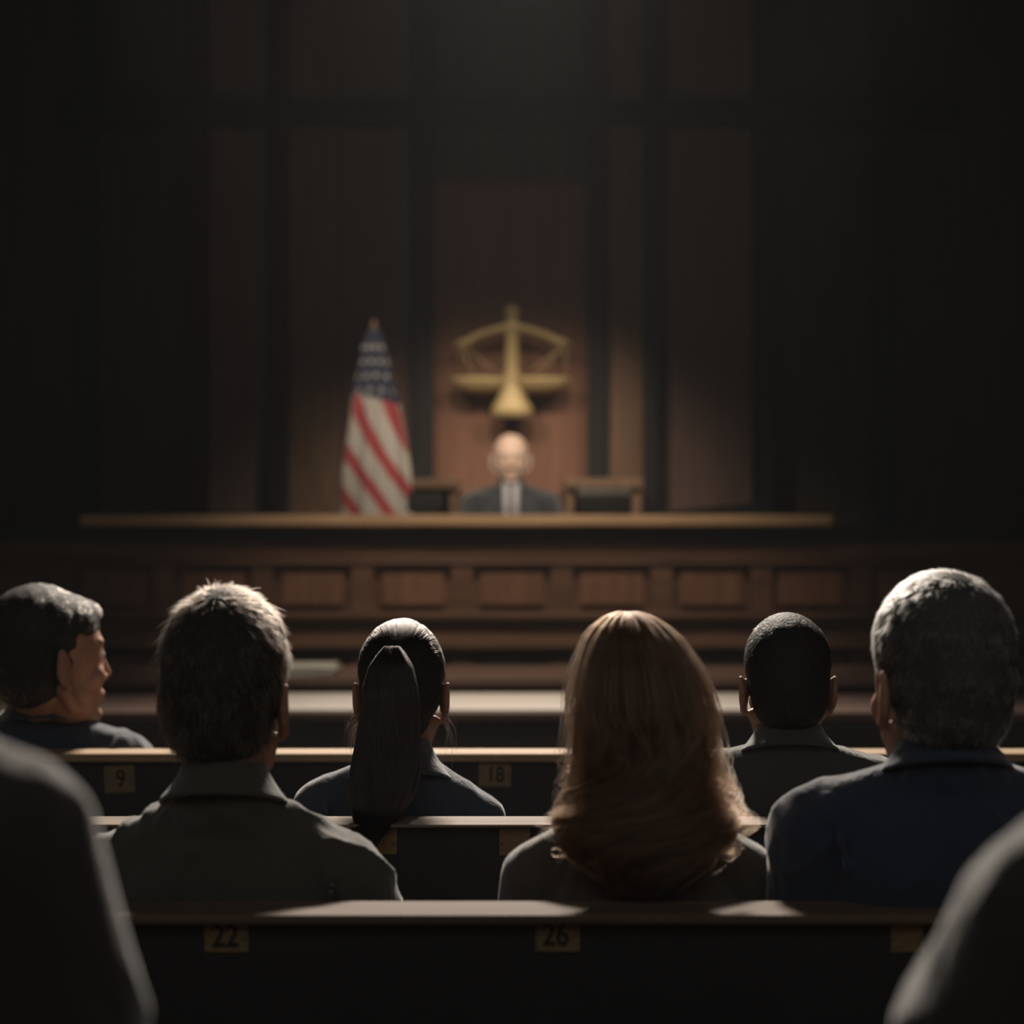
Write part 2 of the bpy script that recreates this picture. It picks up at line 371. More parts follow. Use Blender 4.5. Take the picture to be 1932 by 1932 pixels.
# emblem: scales of justice on the niche panel
Ey = W - .09
def e(px, py): return ((px-966)*Ey/F, Z(py, Ey))
em = root('scales_emblem', 'gold scales of justice emblem mounted on the wall above the judge', 'emblem', (e(966, 0)[0], Ey, Z(785, Ey)))
eo = Vector(em.location)
def EP(px, py, dy=0): x, z = e(px, py); return Vector((x, Ey+dy, z)) - eo
prof = [(px*Ey/F, Z(y, Ey)-eo.z) for px, y in ((38, 787), (41, 776), (36, 766), (28, 752), (20, 735), (16, 715), (13.5, 690), (12.5, 660), (12.5, 630), (15, 612), (12, 604), (11, 596), (17, 589), (12, 580), (2, 572))]
mesh_obj('column', lathe_bm(prof, 28), M['gold'], em, True).scale = (1, .6, 1)
beam = [EP(860+k*2, y) for k, y in ((-1, 652), (8, 648), (22, 632), (38, 622), (53, 617), (68, 622), (84, 632), (98, 646), (107, 650))]
mesh_obj('beam', tube_bm(beam, [.02, .026, .021, .023, .028, .023, .021, .026, .02], 12), M['gold'], em, True)
for side, cxp in ((-1, 905), (1, 1016)):
    top = EP(966 + side*(100 if side > 0 else 96), 650)
    pc = EP(cxp + (-0 if side < 0 else 4), 722)
    bm = lathe_bm([(.04, -.058), (.10, -.046), (.145, -.014), (.162, .012), (.164, .026), (.155, .028), (.1, .022), (.03, .018)], 32)
    bmesh.ops.scale(bm, vec=(1, .42, 1), verts=bm.verts); mesh_obj('pan', bm, M['gold'], em, True, loc=pc)
    bm = bmesh.new()
    for a in (0, 2.1, 4.2): tube_bm([top, pc + Vector((.148*math.cos(a+.3), .05*math.sin(a+.3), .02))], .0045, 6, bm)
    mesh_obj('chain', bm, M['gold'], em, True)
mesh_obj('wall_mount', tube_bm([Vector((0, .0, .18)), Vector((0, .115, .18))], .03, 14), M['gold'], em, True)

# judge's bench
jb = root('judge_bench', "long panelled wooden judge's bench with a pale oak top ledge below the emblem", 'bench', (0, 8.0, 0))
def J(bl): return [(a, b, c-8.0, d-8.0, e_, f) for a, b, c, d, e_, f in bl]
boxes('bench_top', J([(-1.86, 1.38, 7.97, 8.62, 1.360, 1.408)]), M['bench_top'], jb, .012)
boxes('shadow_cornice', J([(-2.3, 2.3, 8.02, 8.12, 1.335, 1.358), (-2.3, 2.3, 8.06, 8.12, 1.30, 1.34)]), M['black_wood'], jb, .006)  # black colour stands in for the shadow under the overhanging top
boxes('carcass', J([(-2.3, 2.3, 8.10, 8.19, .0, 1.35)]), M['bench'], jb, .004)
boxes('frieze', J([(-2.3, 2.3, 8.075, 8.105, 1.215, 1.29)]), M['bench'], jb, .006)
boxes('moulding', J([(-2.3, 2.3, 8.04, 8.105, 1.19, 1.212), (-2.3, 2.3, 8.045, 8.105, .955, .985), (-2.3, 2.3, 8.0, 8.105, .83, .875), (-2.3, 2.3, 7.97, 8.105, .0, .12)]), M['bench'], jb, .008)
per = 188*8.08/F; c0 = (1060-966)*8.08/F
st = [c0 + k*per for k in range(-5, 5)]
for sx in st: boxes('stile', J([(sx-.05, sx+.05, 8.055, 8.105, .985, 1.19), (sx-.05, sx+.05, 8.055, 8.105, .12, .83)]), M['bench'], jb, .006)
for a, b in zip(st, st[1:]):
    bm = box_bm([(a+.075, b-.075, 8.075-8, 8.105-8, 1.01, 1.165)], .014); mesh_obj('raised_panel', bm, M['bench_field'], jb)
    bm = box_bm([(a+.075, b-.075, 8.075-8, 8.105-8, .16, .79)], .014); mesh_obj('raised_panel', bm, M['bench_field'], jb)

# clerk's ledge and counsel counter in front of the bench
cl = root('clerk_desk', "low dark wooden clerk's desk along the foot of the judge's bench", 'desk', (0, 7.35, 0))
boxes('desk_top', [(-2.4, 2.4, -.30, .22, .755, .795)], M['counter'], cl, .008)
boxes('front_panel', [(-2.35, 2.35, -.24, -.2, 0, .755)], M['bench'], cl, .004)
ct = root('counsel_table', 'long wooden counsel table behind the pews, its middle painted paler where light pools', 'table', (0, 6.55, 0))
boxes('table_top', [(-2.4, 2.4, -.32, .30, .715, .748)], M['counter'], ct, .008)
boxes('lit_top_inset', [(-1.1, 1.02, -.30, .28, .7485, .754)], M['pale'], ct, .002)  # pale inset stands in for light pooled on the table top
boxes('apron', [(-2.3, 2.3, -.30, -.27, .08, .715)], M['dark_panel'], ct, .004)
for sx in (-2.2, -.8, .8, 2.2): boxes('leg', [(sx-.04, sx+.04, .15, .23, 0, .715)], M['counter'], ct, .004)
pp = root('paper_stack', "short stack of white papers lying on the clerk's desk", 'papers', (X(585, 7.2), 7.2, .795))
bmp = bmesh.new()
for k in range(9):
    r = bmesh.ops.create_cube(bmp, size=1)
    bmesh.ops.transform(bmp, matrix=Matrix.Translation((random.uniform(-.008, .008), random.uniform(-.006, .006), .002+k*.0036)) @ Matrix.Rotation(random.uniform(-.06, .06), 4, 'Z') @ Matrix.Diagonal((.21, .27, .0032, 1)), verts=r['verts'])
mesh_obj('sheets', bmp, M['paper'], pp)

# behind the bench: flag, credenzas, screens, judge's chair
fl = root('flag', 'furled stars and stripes flag hanging on a pole behind the judge\'s bench', 'flag', (X(706, 9.3), 9.3, .5))
mesh_obj('base', lathe_bm([(.16, 0), (.16, .02), (.12, .045), (.04, .06), (.02, .1)], 28), M['gold'], fl, True)
mesh_obj('pole', tube_bm([(0, 0, .08), (0, 0, 1.83)], .014, 12), M['wall_mid'], fl, True)
mesh_obj('finial', lathe_bm([(.006, 1.82), (.022, 1.835), (.012, 1.85), (.016, 1.86), (.001, 1.89)], 14), M['wall_mid'], fl, True)
white = plain('flag_white', (.40, .365, .32), .85, sheen=.2); red = plain('flag_red', (.30, .035, .037), .85, sheen=.2); blue = plain('flag_blue', (.010, .016, .042), .85, sheen=.2)
zt, zb = Z(625, 9.3)-.5, .55
def flag_pt(a, v):
    z = zt + (zb-zt)*v; t = min(1, v/.55)
    w = .028 + .125*t**.75; fold = 1 + .16*math.sin(a*7 + v*2.5)*min(1, v*4)
    return Vector((math.cos(a)*w*fold + .012*v, math.sin(a)*w*.62*fold, z + .02*math.sin(a*3)*v))
me = bpy.data.meshes.new('flag_cloth'); nu, nv = 150, 190
vs = [flag_pt(2*PI*i/nu, j/nv)[:] for j in range(nv+1) for i in range(nu)]
fs = []; mi = []
for j in range(nv):
    for i in range(nu):
        q = (j*nu+i, j*nu+(i+1) % nu, (j+1)*nu+(i+1) % nu, (j+1)*nu+i); fs.append(q)
        c = sum((Vector(vs[t]) for t in q), Vector())/4
        if c.z > Z(752, 9.3)-.5 - c.x*.25: mi.append(2)
        else:
            ph = ((c.x + (c.z)*.52 + .035*math.sin(c.z*6))/.165 + (.0 if c.y < 0 else .5)) % 1
            mi.append(1 if ph < .42 else 0)
me.from_pydata(vs, [], fs); [me.materials.append(m_) for m_ in (white, red, blue)]
me.polygons.foreach_set('material_index', mi); me.polygons.foreach_set('use_smooth', [True]*len(fs))
fc = link(bpy.data.objects.new('flag_cloth', me), fl); md = fc.modifiers.new('t', 'SOLIDIFY'); md.thickness = .003
for r_ in range(6):
    for c_ in range(5):
        a = PI + .45 + (c_ + (.5 if r_ % 2 else 0))*.62; v = .065 + r_*.057
        if a > 2*PI-.3: continue
        p0 = flag_pt(a, v)
        if p0.z < Z(742, 9.3)-.5: continue
        n_ = Vector((math.cos(a), math.sin(a)/.62, 0)).normalized(); t_ = Vector((-n_.y, n_.x, 0)); ps = []
        for k in range(10):
            bm = bm if k else bmesh.new(); rr = .019 if k % 2 == 0 else .008; an = PI/2 + k*PI/5
            ps.append(bm.verts.new(p0 + n_*.009 + t_*rr*math.cos(an) + Vector((0, 0, rr*math.sin(an)))))
        bm.faces.new(ps); mesh_obj('star', bm, white, fc).modifiers.new('t', 'SOLIDIFY').thickness = .002

def credenza(name, a, b, label):
    d = 9.75; x0, x1 = X(a, d), X(b, d); r = root(name, label, 'cabinet', ((x0+x1)/2, d, .5)); w = (x1-x0)/2; h = Z(903, d)-.5
    boxes('cabinet_top', [(-w-.01, w+.01, -.03, .42, h-.05, h)], M['wall_mid'], r, .006)
    boxes('side_panel', [(-w, -w+.04, 0, .40, 0, h-.05)], M['wall_mid'], r, .004); boxes('side_panel', [(w-.04, w, 0, .40, 0, h-.05)], M['wall_mid'], r, .004)
    boxes('back_panel', [(-w+.04, w-.04, .36, .40, 0, h-.05)], M['black_wood'], r, 0); boxes('shelf', [(-w+.04, w-.04, .02, .36, h*.45, h*.45+.025)], M['wall'], r, .003)
credenza('low_cabinet', 742, 862, 'low open wooden cabinet against the wall beside the flag')
credenza('low_cabinet', 1068, 1208, "low open wooden cabinet against the wall, on the judge's other side from the flag")
def screen(px0, px1, ytop, mat, label):
    d = 8.5; w = (px1-px0)/2*d/F; h = Z(ytop, d)-1.408
    r = root('computer_monitor', label, 'monitor', (X((px0+px1)/2, d), d, 1.408))
    boxes('housing', [(-w, w, -.012, .012, .012, h-.028)], M['black'], r, .006); boxes('top_bezel', [(-w, w, -.014, .014, h-.03, h)], mat, r, .006)
    boxes('stand', [(-.05, .05, -.03, .05, 0, .012)], M['black'], r, .003)
screen(768, 836, 930, M['black'], 'small black monitor on the judge\'s bench next to the flag')
screen(1090, 1192, 922, M['grey'], 'black monitor with a grey upper edge on the judge\'s bench')
bd = root('ring_binder', "dark sloping ring binder lying open at the end of the judge's bench", 'binder', (X(1345, 8.4), 8.4, 1.408))
bm = bmesh.new(); w = .26
vv = [bm.verts.new(p) for p in ((-w, -.1, 0), (w, -.1, 0), (w, .1, 0), (-w, .1, 0), (-w, -.1, .012), (w*.9, -.1, .06), (w*.9, .1, .06), (-w, .1, .012))]
for q in ((0, 3, 2, 1), (4, 5, 6, 7), (0, 1, 5, 4), (1, 2, 6, 5), (2, 3, 7, 6), (3, 0, 4, 7)): bm.faces.new([vv[i] for i in q])
bmesh.ops.bevel(bm, geom=list(bm.edges), offset=.003, segments=2, affect='EDGES'); mesh_obj('cover', bm, M['black'], bd)
boxes('pages', [(-w*.9, w*.7, -.09, .09, .02, .028)], M['grey'], bd, .002, rot=(0, -.09, 0), loc=(.02, 0, .012))

ch = root('judge_chair', 'dark leather armchair behind the judge', 'chair', (0, 9.12, .5))
boxes('seat', [(-.25, .25, -.26, .2, .36, .44)], M['leather'], ch, .03); boxes('backrest', [(-.24, .24, .16, .25, .42, .98)], M['leather'], ch, .035)
boxes('base', [(-.03, .03, -.06, 0, .05, .36), (-.28, .28, -.06, 0, .0, .05), (-.03, .03, -.3, .24, 0, .05)], M['black'], ch, .006)
for k in (-1, 1): boxes('armrest', [(k*.27-.03, k*.27+.03, -.2, .14, .6, .64), (k*.27-.02, k*.27+.02, -.05, .05, .4, .6)], M['black'], ch, .008)

# ------------------------------------------------------------------ pews
def text(body, size, parent, loc, rot, mat, sx=1):
    cu = bpy.data.curves.new('numeral', 'FONT'); cu.body = body; cu.size = size; cu.extrude = .0006; cu.align_x = 'CENTER'; cu.align_y = 'CENTER'; cu.offset = .0007
    t = bpy.data.objects.new('tmp', cu); C.objects.link(t); me = bpy.data.meshes.new_from_object(t.evaluated_get(bpy.context.evaluated_depsgraph_get()))
    bpy.data.objects.remove(t); me.materials.clear(); me.materials.append(mat)
    o = link(bpy.data.objects.new('numeral', me), parent); o.location = loc; o.rotation_euler = rot; o.scale = (sx, 1, 1); return o
def pew(label, yn, dep, top, lip, mat, plates, half=2.45, zt=.92):
    """yn: distance of the edge nearest the camera"""
    r = root('pew', label, 'pew', (0, yn, 0), 0, 'courtroom pews')
    boxes('top_rail', [(-half, half, 0, dep, zt-lip, zt)], mat, r, .004)
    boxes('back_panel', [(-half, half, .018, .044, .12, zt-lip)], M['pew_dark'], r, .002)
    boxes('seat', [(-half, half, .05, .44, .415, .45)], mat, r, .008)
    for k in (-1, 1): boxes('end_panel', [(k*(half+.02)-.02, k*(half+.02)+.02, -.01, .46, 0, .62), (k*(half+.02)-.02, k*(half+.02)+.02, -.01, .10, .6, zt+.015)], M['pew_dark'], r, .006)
    for num, p0, p1, q0, q1, ang, dx, ts in plates:
        d = yn+.018; w = (p1-p0)/2*d/F; h = (q1-q0)/2*d/F
        bm = box_bm([(-w, w, -.0022, .0, -h, h)], .0008)
        pl = mesh_obj('number_plate', bm, M['plate'], r, loc=(X((p0+p1)/2, d), .018, Z((q0+q1)/2, d)), rot=(0, ang, 0))
        if num: text(num, ts, pl, (dx*w, -.0026, 0), (PI/2, 0, 0), M['numeral'], .85)
        for kx in (-1, 1):
            sc_ = bmesh.new(); bmesh.ops.create_uvsphere(sc_, u_segments=8, v_segments=6, radius=.0014)
            mesh_obj('screw', sc_, M['numeral'], pl, loc=(kx*w*.84, -.0022, random.uniform(-.3, .3)*h))
    return r
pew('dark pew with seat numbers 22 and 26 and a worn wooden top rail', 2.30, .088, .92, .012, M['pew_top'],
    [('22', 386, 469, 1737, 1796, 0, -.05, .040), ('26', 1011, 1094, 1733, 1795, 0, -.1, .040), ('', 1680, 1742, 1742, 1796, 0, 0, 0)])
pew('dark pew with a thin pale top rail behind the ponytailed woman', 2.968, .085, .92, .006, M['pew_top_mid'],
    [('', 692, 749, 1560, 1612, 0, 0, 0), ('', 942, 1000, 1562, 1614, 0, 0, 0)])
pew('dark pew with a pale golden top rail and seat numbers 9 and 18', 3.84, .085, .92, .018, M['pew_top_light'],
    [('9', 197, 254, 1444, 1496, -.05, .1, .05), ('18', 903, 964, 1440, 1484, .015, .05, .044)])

# ------------------------------------------------------------------ people in the pews
hm_dark = hair_mat('hair_dark_brown', (.05, .036, .027)); core_dark = plain('hair_mass_dark', (.012, .010, .009), .7, bump=.8, bscale=200)
hm_blk = hair_mat('hair_black_brown', (.013, .010, .009), .35); hm_grey = hair_mat('hair_grey', (.27, .25, .22)); core_grey = plain('hair_mass_grey', (.05, .048, .044), .8, bump=.25, bscale=400)
hm_gold = hair_mat('hair_chestnut', (.062, .031, .016), .35); core_brown = plain('hair_mass_brown', (.012, .008, .006), .7, bump=.6, bscale=120)
hm_light = hair_mat('hair_greying_brown', (.2, .15, .11))

SH = [((0, -.012, .050), (.0815, .099, .088)), ((0, -.022, .02), (.079, .092, .082)), ((0, -.036, -.012), (.072, .070, .070))]

# row nearest: man in olive shirt
R, HM, off, b = person('man with short dark hair in an olive button collar shirt, seen from behind', X(427, 2.5), 2.5, 0, dict(
    zc=1.050, hz=Z(1322, 2.5), hs=(1.03, 1, 1.12), hyaw=-.16, hy=.01, cap=(.165, .918, .062), seat=.45, cloth=fabric('olive_shirt', (.052, .048, .038), (.085, .078, .062), 500), garment='shirt',
    collar=(1.095, 1.056, .0565, .089), skin=M['skin2'], depth=.112, elbow=(.05, .05, -.26), fold=.007, ffreq=12))
short_hair(R, HM, off, SH, hm_dark, core_dark, 15000, (.010, .024), .55, wild=.45, tufts=500)
# curly woman
cw = fabric('taupe_knit', (.055, .045, .037), (.11, .09, .074), 260, .8)
R2, HM2, off2, b2 = person('woman with long wavy chestnut hair in a taupe sweater', X(1208, 2.5), 2.5, 0, dict(
    zc=1.035, hz=1.148, hs=(.94, .95, 1.0), cap=(.138, .925, .054), seat=.45, cloth=cw, garment='sweater', neck=.046, elbow=(.025, .04, -.26), fold=.002, seam=0))
# grey man
R3, HM3, off3, b3 = person('grey-haired man in a navy denim shirt, head turned towards the aisle', X(1786, 2.45), 2.45, 0, dict(
    zc=1.103, hz=Z(1297, 2.45), hx=-.01, hs=(1.09, 1.07, 1.13), hyaw=.27, cap=(.170, .995, .066), seat=.45, cloth=fabric('navy_denim', (.022, .030, .048), (.04, .052, .082), 420), garment='shirt',
    collar=(1.136, 1.106, .061, .090), neck=.06, depth=.115, elbow=(.02, .05, -.27), fold=.006, ffreq=10, s=1.05))
short_hair(R3, HM3, off3, SH, hm_grey, core_grey, 20000, (.012, .022), .32, wild=.12)
# row two: ponytail woman
R4, HM4, off4, b4 = person('woman with a long dark ponytail in a slate blue jacket', X(752, 3.2), 3.21, 0, dict(
    zc=1.0, hz=Z(1312, 3.2), hx=.005, hs=(.94, .95, 1.03), cap=(.130, .893, .058), tilt=-.012, seat=.45, cloth=fabric('slate_blue_wool', (.045, .056, .078), (.078, .094, .125), 380), collar=(1.040, .984, .052, .094), neck=.047, skin=M['skin2'], elbow=(.03, .05, -.26), fold=.003))
R5, HM5, off5, b5 = person('man with cropped dark hair in a grey-green jacket beside the curly-haired woman', X(1488, 3.2), 3.2, 0, dict(
    zc=1.030, hz=Z(1298, 3.2), hx=-.004, hs=(.95, .98, 1.0), cap=(.158, .940, .060), seat=.45, cloth=fabric('grey_green_wool', (.045, .046, .043), (.075, .076, .070), 380), collar=(1.063, 1.034, .057, .088), neck=.05, skin=M['skin2'], fold=.002))
short_hair(R5, HM5, off5, [((0, -.012, .046), (.079, .097, .086)), ((0, -.02, .02), (.076, .09, .08)), ((0, -.036, -.012), (.069, .068, .066))], hm_dark, core_dark, 16000, (.009, .015), .22, wild=.1)
# row three: man in profile
R6, HM6, off6, b6 = person('man with receding hair in a dark blue jacket, face in profile', X(70, 4.02), 4.03, 0, dict(
    zc=.992, hz=Z(1246, 3.93), hx=.045, hy=-.08, hs=(1.27, 1.25, 1.27), hyaw=-.87, cap=(.195, .878, .075), capy=-.05, seat=.45, cloth=fabric('dark_blue_wool', (.026, .036, .054), (.05, .066, .092), 380), collar=(1.03, .985, .078, .105), neck=.062, s=1.2, fold=.0025, depth=.125))
short_hair(R6, HM6, off6, [((0, -.024, .044), (.078, .092, .085)), ((0, -.03, .015), (.075, .082, .08)), ((0, -.04, -.02), (.068, .064, .062)), ((0, .008, .056), (.069, .078, .060)), ((0, .054, .076), (.043, .036, .026))], hm_light, core_dark, 18000, (.010, .018), .25, wild=.15)
# two nearest figures
coat = fabric('dark_brown_coat', (.026, .023, .019), (.046, .041, .034), 300, .7)
R7, HM7, off7, b7 = person('person in a dark coat, shoulder filling the lower corner next to the 22 plate', -.545, 1.3, .25, dict(
    zc=1.315, hz=1.45, cap=(.180, 1.184, .075), seat=.70, cloth=coat, garment='coat', s=1.15, elbow=(.055, .03, -.26), fold=.006, ffreq=8, depth=.13))
short_hair(R7, HM7, off7, SH, hm_dark, core_dark, 4000)
R8, HM8, off8, b8 = person('person in a dark coat, shoulder filling the lower corner below the grey-haired man', .575, 1.3, .25, dict(
    zc=1.285, hz=1.42, cap=(.190, 1.124, .080), seat=.70, cloth=coat, garment='coat', s=1.15, elbow=(.09, .03, -.26), fold=.006, ffreq=8, depth=.13))
short_hair(R8, HM8, off8, SH, hm_dark, core_dark, 4000)
gb = root('bench_seat', 'backless wooden bench under the two nearest people', 'bench', (0, 1.3, .25))
boxes('seat', [(-1.1, 1.1, -.2, .2, .40, .45)], M['pew_top'], gb, .006)
for k in (-1, 1): boxes('leg', [(k*.95-.03, k*.95+.03, -.16, .16, 0, .40)], M['pew_dark'], gb, .004)

# judge
R9, HM9, off9, b9 = person('balding judge in a black robe and pale shirt seated behind the bench', X(964, 9.0), 9.0, .5, dict(
    yaw=PI, zc=1.555, hz=Z(868, 9.0), hs=(1.15, 1.1, 1.02), cap=(.172, 1.455, .072), seat=.94, cloth=fabric('black_robe', (.022, .024, .027), (.036, .038, .042), 300, .8), garment='robe', fold=.006, ffreq=10, collar=(1.585, 1.555, .06, .085), cgap=.7, neck=.058, skin=M['skin3']), 'people seated in the courtroom')
s = Soup(); s.limb([(-.0, .083, 1.05), (0, .098, 1.3), (0, .085, 1.45), (0, .04, 1.55)], [.035, .035, .04, .045]); s.build('shirt_front', M['white_shirt'], R9, .006, 2, off=off9)
s = Soup(); s.limb([(-.0, .125, 1.05), (0, .13, 1.3), (0, .122, 1.45), (0, .09, 1.535)], [.016, .018, .014, .012]); s.build('tie', M['tie'], R9, .004, 2, off=off9)
short_hair(R9, HM9, off9, [((0, -.03, .0), (.079, .08, .05)), ((0, -.045, -.02), (.07, .06, .05))], hm_grey, core_grey, 5000, (.006, .01))

# ---- ponytail woman's hair: combed back to a band, tail over the pew
s = Soup(); s.M = HM4
for c, r in (((0, -.012, .044), (.0795, .098, .0855)), ((0, -.022, .015), (.077, .09, .075)), ((0, -.05, -.03), (.056, .05, .045)), ((0, -.098, .055), (.03, .022, .026))): s.ell(c, r)
cap4 = s.build('hair', core_dark, R4, .0045, 4, off=off4)
n = 9000; p, no = sample(cap4.data, n); base = np.array(HM4 @ Vector((0, -.115, .058)))
ctr = np.array(HM4 @ Vector((0, -.015, .03)))
K = 7; paths = np.empty((n, K, 3)); paths[:, 0] = p; cur = p.copy(); step = .011
rr0 = np.linalg.norm(p-ctr, axis=1)
for k in range(1, K):
    d = unit(base - cur); nn = unit(cur - ctr); d = unit(d - nn*(d*nn).sum(1)[:, None]*.9)
    cur = cur + d*step; paths[:, k] = cur
wob = np.array([noise.noise(Vector(q)*70) for q in p])[:, None, None]
paths += unit(paths-ctr)*(.0006 + .0018*wob)
strands('hair_strands', paths, .00022, hm_blk, cap4)
pw = np.array([(1222, .012), (1235, .022), (1260, .036), (1300, .046), (1350, .048), (1400, .050), (1450, .054), (1490, .052), (1520, .042), (1545, .028), (1572, .010)])
def tail(t, a, u):
    y = 1222 + 350*t; w = np.interp(y, pw[:, 0], pw[:, 1])*u; z = 1.42 - (y-966)*3.05/F
    dy = np.interp(t, [0, .08, .25, .6, .85, 1], [-.120, -.140, -.160, -.175, -.205, -.275])
    cxx = np.interp(t, [0, .3, .7, 1], [-.004, -.004, -.012, -.03])
    return np.stack([cxx + w*np.cos(a), dy + w*.5*np.sin(a), z], -1)
s = Soup(); s.loft([(float(tail(t, 0, 0)[2]), float(tail(t, 0, 0)[0]), float(tail(t, 0, 0)[1]), float(np.interp(1222+350*t, pw[:, 0], pw[:, 1]))*.88, float(np.interp(1222+350*t, pw[:, 0], pw[:, 1]))*.44) for t in np.linspace(0, .965, 30)**1.3], 32, 2.0)
pt = s.build('ponytail', core_brown, R4, .004, 3)
n = 6500; K = 22; t = np.linspace(0, 1, K)[None, :]; a = rng.uniform(0, 2*PI, n)[:, None]; u = rng.uniform(.86, 1.03, n)[:, None]
t0 = rng.uniform(0, .35, n)[:, None]**1.5; tt = t0 + (rng.uniform(.8, 1.02, n)[:, None]-t0)*t
q = tail(tt, a + .25*np.sin(tt*7+a*3), u*(1+.05*np.sin(a*9)) + .25*np.maximum(0, tt-.85)*rng.normal(0, 1, (n, 1)))
strands('hair_strands', q, .00025, hm_blk, pt)
s = Soup(); ring = [(.0 + .024*math.cos(q_)-.002, -.112, HM4.translation.z + .062 + .024*math.sin(q_)) for q_ in np.linspace(0, 2*PI, 20)]; s.limb(ring, [.006]*20); s.build('hair_band', M['black'], R4, .003, 1)
# loose wisps at the neck
n = 60; K = 8; t = np.linspace(0, 1, K)[None, :, None]; sd = rng.choice([-1, 1], n, p=[.7, .3])[:, None]
p0 = np.concatenate([HM4.translation.x + sd*.066, rng.uniform(-.03, .0, (n, 1)), HM4.translation.z + rng.uniform(-.04, 0, (n, 1))], 1)
d = np.concatenate([sd*rng.uniform(0, .03, (n, 1)), rng.uniform(-.02, .01, (n, 1)), -rng.uniform(.04, .1, (n, 1))], 1)
strands('loose_strands', p0[:, None] + d[:, None]*t + np.concatenate([sd*.012, 0*sd, 0*sd], 1)[:, None]*np.sin(t*3), .0002, hm_gold, cap4)

# ---- wavy-haired woman: crown, curtain and curled ends
zr = np.array([.142, .134, .120, .105, .069, .033, 0, -.038, -.073, -.109, -.138, -.167, -.19, -.215])[::-1]
rx = np.array([.004, .028, .046, .058, .073, .082, .086, .086, .092, .106, .110, .098, .080, .05])[::-1]
ry = np.array([.004, .03, .05, .065, .085, .094, .096, .088, .075, .066, .056, .044, .035, .02])[::-1]
cyv = np.array([-.01, -.01, -.01, -.01, -.012, -.018, -.025, -.038, -.055, -.075, -.095, -.108, -.114, -.118])[::-1]
def lean(z): return np.interp(z, [0, .06, .14], [0, -.006, -.017])
def curtain(z, a, u=1.0): return np.stack([lean(z) + u*np.interp(z, zr, rx)*np.cos(a), np.interp(z, zr, cyv) + u*np.interp(z, zr, ry)*np.sin(a), z + 1.148 + 0*a], -1)
s = Soup(); zz = np.linspace(.125, -.19, 40)
s.loft([(float(z)+1.148, float(lean(z)), float(np.interp(z, zr, cyv)), float(np.interp(z, zr, rx))*.86, float(np.interp(z, zr, ry))*.88) for z in zz], 40, 2.05)
h2 = s.build('hair', core_brown, R2, .005, 5, .004, 22)
def wave_paths(n, K, ulo, uhi, amp, zend=(-.20, -.12), fly=0):
    cl = rng.integers(0, 90, n); ca = rng.uniform(0, 2*PI, 90); cph = rng.uniform(0, 2*PI, 90); cu_ = rng.normal(0, .035, 90); ce = rng.uniform(zend[0], zend[1], 90)
    a = (ca[cl] + rng.normal(0, .035, n))[:, None]; u = (rng.uniform(ulo, uhi, n) + cu_[cl])[:, None]; t = np.linspace(0, 1, K)[None, :]
    a = np.where(np.sin(a) > .5, -a, a)
    z0 = .139 - rng.random((n, 1))**1.5*.05; ze = (ce[cl] + rng.normal(0, .012, n))[:, None]
    z = z0 + (ze - z0)*t; w = np.clip((.03 - z)/.16, 0, 1)**1.4*amp; ph = cph[cl][:, None] + rng.normal(0, .35, (n, 1))
    a2 = a + w*5.5*np.sin(z*62 + ph)
    P = curtain(z, a2, u + w*1.9*np.cos(z*62+ph) + fly*rng.random((n, 1))*np.sin(t*PI)*(.25))
    P[..., 2] += .006*w/amp*np.sin(z*90+ph) if amp else 0
    return P
strands('hair_strands', wave_paths(19000, 34, .88, .985, .075), .00028, hm_gold, h2)
strands('loose_strands', wave_paths(900, 34, 1.0, 1.08, .11, (-.18, -.02), .75), .00030, hm_gold, h2)
# curled ends standing off the sides
nc = 46; K = 24; Pc = []
for c in range(nc):
    sd = random.choice((-1, 1)); z_ = random.uniform(-.16, -.01); cr_ = random.uniform(.006, .017)*(1 if random.random() < .7 else 1.5); ph = random.uniform(0, 6.28); turns = random.uniform(2.5, 7)*random.choice((-1, 1)); out = random.uniform(-.004, .024); drop = random.uniform(.01, .06); az = random.gauss(0, .45)
    b0 = curtain(np.array(z_), np.array((0 if sd > 0 else PI) + az), .95)
    for q in range(random.choice((2, 4, 9, 14))):
        t = np.linspace(0, random.uniform(.7, 1.05), K); jx = rng.normal(0, .0022, 3); r_c = cr_*random.uniform(.85, 1.15); an = ph + t*turns + random.gauss(0, .18)
        Pc.append(np.stack([b0[0] + jx[0] + sd*(t*out + r_c*np.sin(an)*t), b0[1] + jx[1] + r_c*.6*np.cos(an)*t, b0[2] + jx[2] - t*drop + r_c*(np.cos(an)-np.cos(an[0]))*t], -1))
Pc = np.array(Pc)
strands('curled_ends', Pc, .00035, hm_gold, h2)

# ------------------------------------------------------------------ haze
wd = bpy.data.worlds.new('World'); S.world = wd; wd.use_nodes = True; nt = wd.node_tree
nt.nodes['Background'].inputs[0].default_value = (0, 0, 0, 1)
v = nt.nodes.new('ShaderNodeVolumeScatter'); v.inputs['Density'].default_value = .003; v.inputs['Anisotropy'].default_value = -.3; v.inputs['Color'].default_value = (.86, .93, 1, 1)
nt.links.new(v.outputs[0], nt.nodes['World Output'].inputs['Volume'])

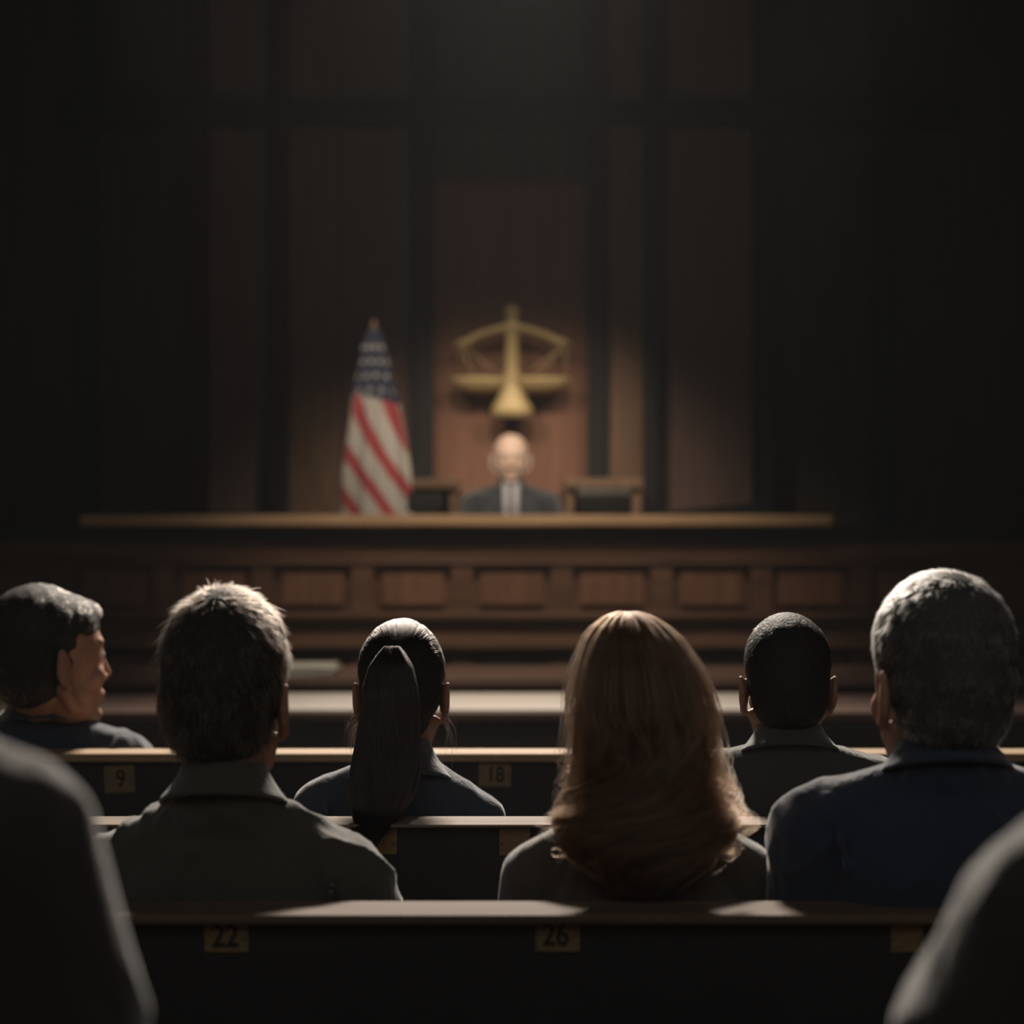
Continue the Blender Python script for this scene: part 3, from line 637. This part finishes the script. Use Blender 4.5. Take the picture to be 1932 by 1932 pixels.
# ------------------------------------------------------------------ lights
def aim(o, tgt): o.rotation_euler = (Vector(tgt) - o.location).to_track_quat('-Z', 'Y').to_euler()
def area(name, loc, tgt, size, power, col):
    l = bpy.data.lights.new(name, 'AREA'); l.shape = 'RECTANGLE'; l.size, l.size_y = size; l.energy = power; l.color = col
    o = link(bpy.data.objects.new(name, l)); o.location = loc; aim(o, tgt); return o
def spot(name, loc, tgt, power, ang, blend, col, r=.08):
    l = bpy.data.lights.new(name, 'SPOT'); l.energy = power; l.spot_size = math.radians(ang); l.spot_blend = blend; l.color = col; l.shadow_soft_size = r
    o = link(bpy.data.objects.new(name, l)); o.location = loc; aim(o, tgt); return o
spot('well_lamp', (0, 5.2, 4.45), (0, 7.6, .85), 480, 44, 1, (1, .80, .62), .25)
r_ = area('rim_lamp', (0, 7.75, 4.3), (0, 3.1, .9), (1.2, .6), 150, (1, .88, .76)); r_.data.spread = math.radians(85)
spot('bench_lamp', (.1, 7.1, 4.5), (.03, 9.75, 1.38), 330, 38, 1, (1, .82, .63), .12)
spot('beam_lamp_one', (-2.1, 7.0, 4.5), (-.05, 9.5, 1.65), 310, 32, 1, (1, .88, .74), .08)
spot('beam_lamp_two', (2.15, 7.0, 4.5), (.1, 9.5, 1.65), 310, 32, 1, (1, .88, .74), .08)
g_ = area('fill_light', (0, -.3, 3.6), (0, 3.0, .4), (6, 1.8), 8, (.95, 1, 1)); g_.data.spread = math.radians(120)  # added weak fill from behind the camera, lifts the dark cloth and panels

# ------------------------------------------------------------------ camera
cam = bpy.data.cameras.new('camera'); co = link(bpy.data.objects.new('camera', cam)); co.location = (0, 0, H); co.rotation_euler = (PI/2, 0, 0)
cam.sensor_width = 36; cam.lens = 36*F/1932; cam.clip_start = .05
cam.dof.use_dof = True; cam.dof.focus_distance = 2.98; cam.dof.aperture_fstop = 2.6
S.camera = co
S.view_settings.view_transform = 'Standard'; S.view_settings.look = 'None'; S.view_settings.gamma = 1; S.view_settings.exposure = 0; S.view_settings.use_curve_mapping = False
S.cycles.use_denoising = True; S.cycles.max_bounces = 6; S.cycles.volume_bounces = 0; S.cycles.use_adaptive_sampling = True; S.cycles.adaptive_threshold = .03
S.cycles.caustics_reflective = False; S.cycles.caustics_refractive = False
